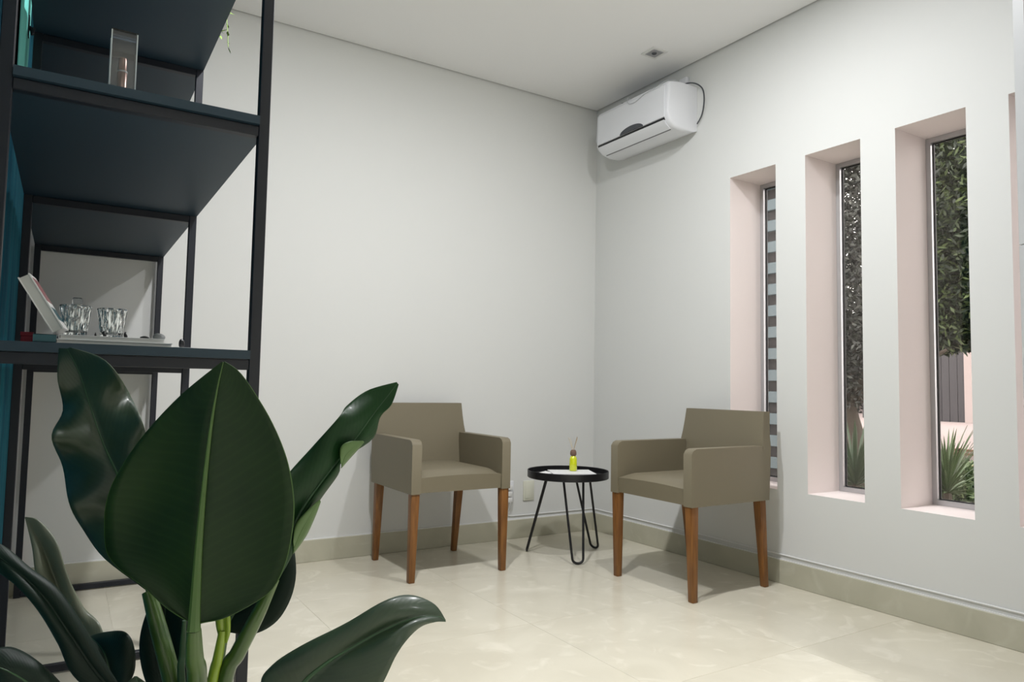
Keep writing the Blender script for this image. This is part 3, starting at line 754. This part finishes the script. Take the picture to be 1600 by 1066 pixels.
# tall rippled leaf behind it, upper left
leaf([(232, 925, .99), (215, 850, 1.0), (197, 780, 1.01), (182, 738, 1.02), (160, 690, 1.03), (140, 632, 1.05), (125, 585, 1.06), (105, 545, 1.06)],
     [(225, 920, .99), (160, 870, .99), (125, 820, 1.0), (106, 775, 1.0), (96, 725, 1.03), (82, 680, 1.0), (98, 640, 1.05), (90, 590, 1.05), (92, 544, 1.06)],
     [(238, 925, .99), (262, 850, 1.01), (258, 780, 1.03), (242, 720, 1.03), (224, 668, 1.05), (208, 625, 1.07), (192, 598, 1.07), (160, 560, 1.06), (110, 543, 1.06)],
     M_leafG, M_ribD, camber=0.012, ripple=0.024, waves=3.6, phase=0.6, rib=0.003)
stalk([(232, 925, .99), (247, 980, .975), (268, 1060, .95)], [.0085, .011, .0115, .013], M_stem)
# right leaf reaching towards the chair
leaf([(430, 905, .97), (447, 850, .97), (470, 800, .98), (505, 750, 1.0), (545, 700, 1.03), (580, 652, 1.06), (605, 620, 1.08), (621, 599, 1.09)],
     [(426, 900, .96), (420, 830, .95), (425, 775, .96), (455, 735, .98), (492, 694, 1.0), (530, 652, 1.03), (542, 634, 1.05), (575, 610, 1.08), (620, 597, 1.09)],
     [(436, 905, .97), (455, 870, .98), (468, 838, .99), (497, 786, 1.0), (528, 742, 1.02), (536, 718, 1.03), (582, 686, 1.06), (594, 652, 1.07), (612, 632, 1.08), (623, 601, 1.09)],
     M_leafR, M_ribD, camber=0.010, ripple=0.010, waves=3, phase=2.4, rib=0.004)
# its lower edge folds over and shows the pale back
leaf([(459, 858, .975), (470, 832, .972), (488, 800, .975), (500, 782, .985)], [(458, 846, .965), (462, 820, .962), (478, 800, .968), (499, 781, .985)], [(458, 866, .98), (478, 838, .985), (492, 808, .985), (501, 784, .987)], M_fold, M_fold, camber=0.003, rib=0.0008, n=16, mseg=3)
leaf([(534, 728, 1.012), (540, 712, 1.01), (552, 700, 1.018), (568, 690, 1.035)], [(532, 722, 1.005), (532, 700, 1.0), (546, 690, 1.01), (567, 689, 1.035)], [(533, 732, 1.015), (548, 715, 1.025), (558, 704, 1.03), (569, 691, 1.036)], M_fold, M_fold, camber=0.003, rib=0.0008, n=16, mseg=3)
stalk([(430, 905, .97), (402, 962, .955), (372, 1020, .945), (350, 1068, .94)], [.006, .0095, .0105, .011, .013], M_stem)
# lower right leaf arching to the right
leaf([(440, 1150, .80), (470, 1075, .78), (505, 1040, .77), (550, 1012, .77), (600, 985, .775), (650, 966, .785), (685, 964, .80), (696, 971, .805)],
     [(432, 1140, .80), (408, 1072, .79), (425, 1040, .78), (470, 1010, .78), (540, 975, .785), (600, 940, .79), (640, 930, .80), (678, 944, .805), (696, 969, .806)],
     [(450, 1155, .80), (540, 1135, .77), (590, 1080, .755), (618, 1025, .76), (640, 995, .77), (660, 978, .78), (682, 972, .795), (697, 972, .806)],
     M_leafG, M_ribD, camber=0.012, ripple=0.005, waves=2, phase=1.0, rib=0.0035)
stalk([(440, 1150, .80), (400, 1190, .84)], [.006, .008, .011], M_stem)
# dark leaf behind the big one, lower right
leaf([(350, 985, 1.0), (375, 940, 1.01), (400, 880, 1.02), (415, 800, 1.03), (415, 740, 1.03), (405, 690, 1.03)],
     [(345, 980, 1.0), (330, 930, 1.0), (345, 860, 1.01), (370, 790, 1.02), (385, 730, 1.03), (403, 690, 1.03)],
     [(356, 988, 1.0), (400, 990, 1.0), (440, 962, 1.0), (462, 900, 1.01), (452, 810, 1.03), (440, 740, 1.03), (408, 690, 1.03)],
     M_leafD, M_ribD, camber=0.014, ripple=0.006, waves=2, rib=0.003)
stalk([(350, 985, 1.0), (342, 1030, .985), (333, 1075, .96)], [.007, .008, .009, .012], M_stem)
# dark leaf between the stalks, lower left of the centre
leaf([(285, 1140, 1.0), (272, 1080, 1.02), (262, 1020, 1.04), (258, 960, 1.05), (262, 905, 1.05)],
     [(280, 1140, 1.0), (232, 1075, 1.01), (218, 1010, 1.03), (232, 950, 1.05), (260, 905, 1.05)],
     [(290, 1140, 1.0), (300, 1075, 1.02), (300, 1010, 1.03), (290, 950, 1.05), (264, 905, 1.05)],
     M_leafD, M_ribD, camber=0.012, ripple=0.004, waves=2, rib=0.0025)
# young yellow-green shoot
leaf([(350, 1005, .93), (350, 975, .93), (347, 950, .93), (343, 930, .93)], [(345, 1005, .93), (338, 980, .93), (337, 955, .93), (342, 930, .93)], [(355, 1005, .93), (360, 985, .93), (358, 955, .93), (344, 930, .93)], M_stemY, M_stemY, camber=0.004, rib=0.001, n=16, mseg=4)
stalk([(348, 985, .93), (340, 1030, .93), (330, 1075, .93)], [.005, .0065, .007, .008], M_stemY)
stalk([(288, 970, .95), (285, 1020, .95), (284, 1070, .94)], [.0025, .004, .005, .006], M_ribD)
# pale leaf at the left, with a curled lower lobe
leaf([(158, 1075, 1.0), (130, 1010, 1.03), (104, 950, 1.05), (84, 900, 1.06), (66, 855, 1.07), (40, 808, 1.08)],
     [(150, 1078, 1.0), (92, 1000, 1.02), (70, 950, 1.04), (56, 900, 1.05), (50, 855, 1.06), (39, 809, 1.08)],
     [(166, 1075, 1.0), (160, 985, 1.03), (130, 948, 1.05), (106, 900, 1.06), (88, 845, 1.07), (62, 814, 1.08), (41, 808, 1.08)],
     M_leafP, M_leafP, camber=0.010, ripple=0.006, waves=2, rib=0.002)
leaf([(180, 1085, .95), (172, 1050, .95), (165, 1025, .95), (155, 1008, .96), (140, 995, .98)],
     [(170, 1085, .95), (140, 1060, .955), (125, 1030, .965), (125, 1005, .98), (138, 993, .985)],
     [(190, 1085, .95), (210, 1050, .94), (209, 1010, .94), (195, 988, .95), (165, 988, .97), (142, 994, .985)],
     M_leafD, M_ribD, camber=0.018, ripple=0.006, waves=1.5, phase=1, rib=0.002)
# long dark leaf running off the left edge
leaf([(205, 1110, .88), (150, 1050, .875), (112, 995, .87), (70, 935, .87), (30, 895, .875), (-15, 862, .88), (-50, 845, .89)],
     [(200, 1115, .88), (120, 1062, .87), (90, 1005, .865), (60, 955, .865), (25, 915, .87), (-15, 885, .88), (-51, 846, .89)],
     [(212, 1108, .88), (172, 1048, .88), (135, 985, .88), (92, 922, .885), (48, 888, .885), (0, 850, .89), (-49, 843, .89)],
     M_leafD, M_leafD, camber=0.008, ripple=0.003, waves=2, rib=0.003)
stalk([(205, 1110, .88), (240, 1160, .90)], [.006, .009, .012], M_stem)
# near leaf in the bottom left corner
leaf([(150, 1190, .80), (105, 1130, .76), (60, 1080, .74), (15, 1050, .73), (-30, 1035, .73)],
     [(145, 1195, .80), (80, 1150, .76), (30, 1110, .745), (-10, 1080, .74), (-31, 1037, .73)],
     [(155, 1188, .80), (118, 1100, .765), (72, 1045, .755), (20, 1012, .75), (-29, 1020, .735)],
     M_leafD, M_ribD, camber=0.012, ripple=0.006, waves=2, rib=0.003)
stalk([(150, 1190, .80), (200, 1230, .84)], [.006, .009, .012], M_stem)
leaf([(245, 1180, .85), (235, 1130, .84), (222, 1090, .84), (212, 1057, .845)], [(240, 1180, .85), (190, 1130, .84), (185, 1085, .84), (210, 1057, .845)], [(250, 1180, .85), (262, 1130, .84), (250, 1085, .84), (214, 1057, .845)], M_leafG, M_ribD, camber=0.01, rib=0.002, n=20)
# pot, below the frame but really there
M_pot2 = mat('pale_ceramic_pot', (0.6, 0.6, 0.58), 0.4)
b = new(); ph = POT_H
lathe(b, [(0, 0.0), (0.10, 0.0), (0.108, 0.01), (0.135, ph * .85), (0.14, ph), (0.132, ph), (0.126, ph - 0.03), (0, ph - 0.03)], 40); obj('pot', b, M_pot2, plant)
b = new(); lathe(b, [(0, ph - 0.018), (0.06, ph - 0.02), (0.1265, ph - 0.024), (0.1265, ph - 0.031), (0, ph - 0.031)], 32); obj('soil', b, M_soil, plant)

# ------------------------------------------------------------------ outside
M_ground = mat('garden_ground', (0.10, 0.11, 0.07), 0.95); noise_color(M_ground, (0.06, 0.07, 0.04), (0.16, 0.15, 0.10), 4, 4)
M_drive = mat('pink_paving', (0.27, 0.225, 0.215), 0.8); M_pinkw = mat('pink_render', (0.32, 0.27, 0.255), 0.9)
o = struct('garden_ground', B(WT, 30, -14, 25, -0.25, -0.10), M_ground)
# rising driveway
b = new()
def fp(px, py, d): return at(px, py, d)
hexa(b, [(6.0, -8, -0.12), (26, -8, -0.12), (26, 14, -0.12), (6.0, 14, -0.12)], [(6.0, -8, 0.30), (26, -8, 0.95), (26, 14, 0.95), (6.0, 14, 0.30)])
struct('driveway', b, M_drive)
struct('added_bounce_paving', B(WT, 6.2, -14, -2.25, -0.10, -0.06), M_drive)  # unseen paving, added to bounce pink light into the window reveals
# everything further is set along the lines of sight of the three windows
def ray_at_x(px, py, x):
    v = AX_R * ((px - 800) / FPX) + AX_D * ((py - 533) / FPX) + AX_F
    return CAM + v * ((x - CAM.x) / v.x)
g0 = ray_at_x(1440, 650, 11.0); g1 = ray_at_x(1511, 650, 11.0)
M_gate = mat('grey_gate', (0.022, 0.020, 0.023), 0.5)
t = thing('sliding_gate', 'dark grey gate at the far side of the pink driveway', 'gate', (11.0, g1.y, 0.4))
nb = 14; wd = abs(g0.y - g1.y) + 1.2
for k in range(nb):
    obj('board', B(-0.02, 0.02, k * wd / nb + 0.004, (k + 1) * wd / nb - 0.004, 0.0, 1.9), M_gate, t, False) if k == 0 else None
bd = t.children[0] if t.children else bpy.data.objects['board']
for k in range(1, nb):
    o = bpy.data.objects.new('board', bd.data); link(o, t); o.location = (0, k * wd / nb, 0)
obj('gate_rail', B(0.021, 0.05, 0, wd, 0.15, 0.22), M_gate, t, False)
o = struct('boundary_wall', B(10.9, 11.1, g1.y - 7, g1.y - 0.01, 0.2, 1.75), M_pinkw)
o = struct('garden_wall', B(14, 14.2, -8, 24, -0.1, 3.0), M_pinkw)

# slatted screen seen through the first window
s0 = ray_at_x(1195, 500, 2.0); s1 = ray_at_x(1222, 500, 2.0)
M_slat = mat('pale_blue_slat', (0.040, 0.064, 0.072), 0.5); M_slatb = mat('dark_backing_board', (0.009, 0.008, 0.008), 0.8)
t = thing('slatted_screen', 'outdoor screen of pale blue slats seen through the window behind the right chair', 'screen', (2.0, s1.y - 0.12, -0.1))
ln = 1.3; first = None
for k in range(17):
    z = 0.05 + k * 0.185
    if first is None:
        first = obj('slat', B(-0.015, 0.015, 0, ln, 0, 0.095, 0.003, 1), M_slat, t, False); first.location = (0, 0, z)
    else:
        o = bpy.data.objects.new('slat', first.data); link(o, t); o.location = (0, 0, z)
obj('backing_board', B(0.05, 0.07, 0, ln, 0, 3.3), M_slatb, t, False)
for yy in (0.02, ln - 0.06): obj('post', B(0.016, 0.05, yy, yy + 0.04, 0, 3.3), M_slatb, t, False)

# trees beyond the windows
def foliage_mat(name, c1, c2, c3):
    M = mat(name, c1, 0.5, spec=0.5)
    N, L, p = nodes(M); g = N.new('ShaderNodeNewGeometry'); r = N.new('ShaderNodeValToRGB')
    r.color_ramp.elements[0].color = (*c1, 1); r.color_ramp.elements[1].color = (*c3, 1); e = r.color_ramp.elements.new(0.6); e.color = (*c2, 1)
    L.new(g.outputs['Random Per Island'], r.inputs[0]); L.new(r.outputs[0], p.inputs['Base Color'])
    return M
M_f1 = foliage_mat('tree_leaves', (0.004, 0.010, 0.004), (0.012, 0.024, 0.009), (0.085, 0.12, 0.04))
M_f2 = foliage_mat('dark_tree_leaves', (0.006, 0.008, 0.006), (0.012, 0.016, 0.010), (0.06, 0.065, 0.055))
M_f3 = foliage_mat('fern_leaves', (0.02, 0.04, 0.012), (0.045, 0.075, 0.025), (0.11, 0.15, 0.06))
M_bark = mat('bark', (0.05, 0.04, 0.03), 0.9)
def foliage(name, blobs, n, L, w, m_, parent, seed):
    r = random.Random(seed); V = []; F = []
    for k in range(n):
        c_, rad = r.choice(blobs)
        u = Vector((r.gauss(0, 1), r.gauss(0, 1), r.gauss(0, 1))).normalized() * (r.random() ** 0.4)
        p_ = Vector((c_[0] + u.x * rad[0], c_[1] + u.y * rad[1], c_[2] + u.z * rad[2]))
        d_ = Vector((r.gauss(0, 1), r.gauss(0, 1), r.gauss(-0.4, 0.7))).normalized()
        nn = Vector((r.gauss(0, 1), r.gauss(0, 1), r.gauss(0.6, 0.7))).normalized(); s = d_.cross(nn)
        if s.length < .05: continue
        s.normalize(); ll = L * r.uniform(.7, 1.3); i0 = len(V)
        V += [p_, p_ + d_ * ll * .45 + s * w, p_ + d_ * ll, p_ + d_ * ll * .45 - s * w]
        F += [(i0, i0 + 1, i0 + 2), (i0, i0 + 2, i0 + 3)]
    me = bpy.data.meshes.new(name); me.from_pydata([tuple(v) for v in V], [], F); me.materials.append(m_); me.update()
    o = link(bpy.data.objects.new(name, me), parent); o['kind'] = 'stuff'; return o
def tree(label, x, y, z0, trunk_h, blobs, n, L, w, m_, seed, group=None):
    t = thing('tree', label, 'tree', (x, y, z0), 0, group)
    b = new(); tube(b, catmull([(0, 0, 0), (.05, .03, trunk_h * .4), (-.03, .06, trunk_h * .8), (0.02, 0, trunk_h * 1.3)], 12), [0.13 - 0.008 * i for i in range(12)], 10)
    for q in range(5):
        a = q * 1.3; tube(b, catmull([(0, .03, trunk_h * .8), (.4 * math.cos(a), .4 * math.sin(a), trunk_h * 1.05), (.9 * math.cos(a), .9 * math.sin(a), trunk_h * 1.3)], 8), [0.06 - 0.006 * i for i in range(8)], 7)
    obj('trunk', b, M_bark, t)
    foliage('foliage', blobs, n, L, w, m_, t, seed)
q = ray_at_x(1492, 400, 7.2)
tree('leafy green tree outside the third window from the corner', q.x, q.y + 0.75, 0.25, 1.9,
     [((0, -.7, 3.3), (1.1, 1.2, .9)), ((0, -.9, 2.6), (1.0, .9, .7)), ((0, -.2, 2.1), (.8, .8, .6)), ((.1, -1.0, 2.0), (.8, .8, .5)), ((0, -.6, 1.7), (.6, .8, .4)), ((0, -.6, 4.1), (1.1, 1.2, .7))], 44000, 0.12, 0.019, M_f1, 1)
q = ray_at_x(1335, 400, 4.6)
tree('dark dense tree outside the second window from the corner', q.x, q.y, -0.1, 1.2,
     [((0, 0, 3.4), (.8, .75, 1.0)), ((0, 0, 2.4), (.8, .8, .9)), ((0, 0, 1.5), (.75, .75, .6)), ((.1, 0, 4.2), (.8, .8, .8))], 24000, 0.07, 0.016, M_f2, 2)
# hedge behind
t = thing('hedge', 'tall dark hedge behind the garden trees', 'hedge', (12.6, 6, 0.2))
foliage('foliage', [((0, -4 + 1.0 * k, 1.0 + 1.2 * j), (.6, .8, .9)) for k in range(9) for j in range(4)], 30000, 0.13, 0.035, M_f2, t, 9)
b = new()
for k in range(8): tube(b, [(0, -3.8 + k * 1.0, 0), (0.05, -3.7 + k * 1.0, 4.2)], 0.05, 7)
obj('stems', b, M_bark, t)

def spiky(label, x, y, z, n, h, seed, mt):
    t = thing('spiky_palm', label, 'plant', (x, y, z), 0)
    r = random.Random(seed)
    # one long pointed blade, arching slightly; the others share its mesh
    b = new(); L_, R2 = [], []; N_ = 6
    for i in range(N_ + 1):
        u = i / N_; w_ = 0.009 * (math.sin(PI * (0.12 + 0.88 * (1 - u) * 0.9)) if i < N_ else 0.02); zz = -0.16 * u * u
        L_.append(b.verts.new((-w_, u, zz + 0.004))); R2.append(b.verts.new((w_, u, zz + 0.004)))
        if i == 0: Mv = []
        Mv.append(b.verts.new((0, u, zz - 0.002)))
    for i in range(N_):
        b.faces.new((L_[i], Mv[i], Mv[i + 1], L_[i + 1])); b.faces.new((Mv[i], R2[i], R2[i + 1], Mv[i + 1]))
    first = obj('blade', b, mt, t, False)
    for k in range(n):
        o = first if k == 0 else link(bpy.data.objects.new('blade', first.data), t)
        el = r.uniform(0.15, 1.45); sc = h * r.uniform(.75, 1.1)
        o.rotation_euler = (el, 0, r.uniform(0, 2 * PI)); o.scale = (1, sc, sc)
    b = new(); tube(b, [(0, 0, -z - .1), (0, 0, 0.02)], [0.05, 0.03], 8); obj('stem', b, M_bark, t)
M_sp = mat('palm_blade', (0.05, 0.085, 0.03), 0.5); M_sp2 = mat('dark_palm_blade', (0.035, 0.06, 0.03), 0.5)
q = ray_at_x(1480, 772, 2.6)
spiky('spiky green palm low outside the third window', q.x, q.y, q.z, 150, 0.50, 4, M_sp)
q = ray_at_x(1337, 760, 1.6)
spiky('dark spiky palm low outside the second window', q.x, q.y, q.z, 130, 0.50, 6, M_sp2)
q = ray_at_x(1512, 770, 3.6)
t = thing('low_shrub', 'low round green shrub outside the third window behind the palm', 'shrub', (q.x, q.y, -0.1))
foliage('foliage', [((0, 0, 0.25), (.45, .45, .25))], 5000, 0.06, 0.012, M_f3, t, 12)
b = new(); tube(b, [(0, 0, 0), (0, 0, .3)], 0.03, 7); obj('stem', b, M_bark, t)
# low brown rail behind the shrub
q = ray_at_x(1510, 710, 5.0); M_rail = mat('brown_rail', (0.16, 0.09, 0.06), 0.6)
t = thing('garden_bench', 'low brown slatted bench outside the third window', 'bench', (q.x, q.y, -0.1))
for z in (q.z + 0.10, q.z + 0.14): obj('slat', B(-0.02, 0.02, -0.9, 0.12, z - .012, z + .012), M_rail, t, False)
obj('seat', B(-0.4, -0.05, -0.9, 0.12, q.z - .02, q.z), M_rail, t, False)
for yy in (-0.85, 0.05):
    for xx in (-0.38, -0.02): obj('leg', B(xx, xx + .04, yy, yy + .04, 0, q.z + (0.16 if xx > -.1 else -.02)), M_rail, t, False)
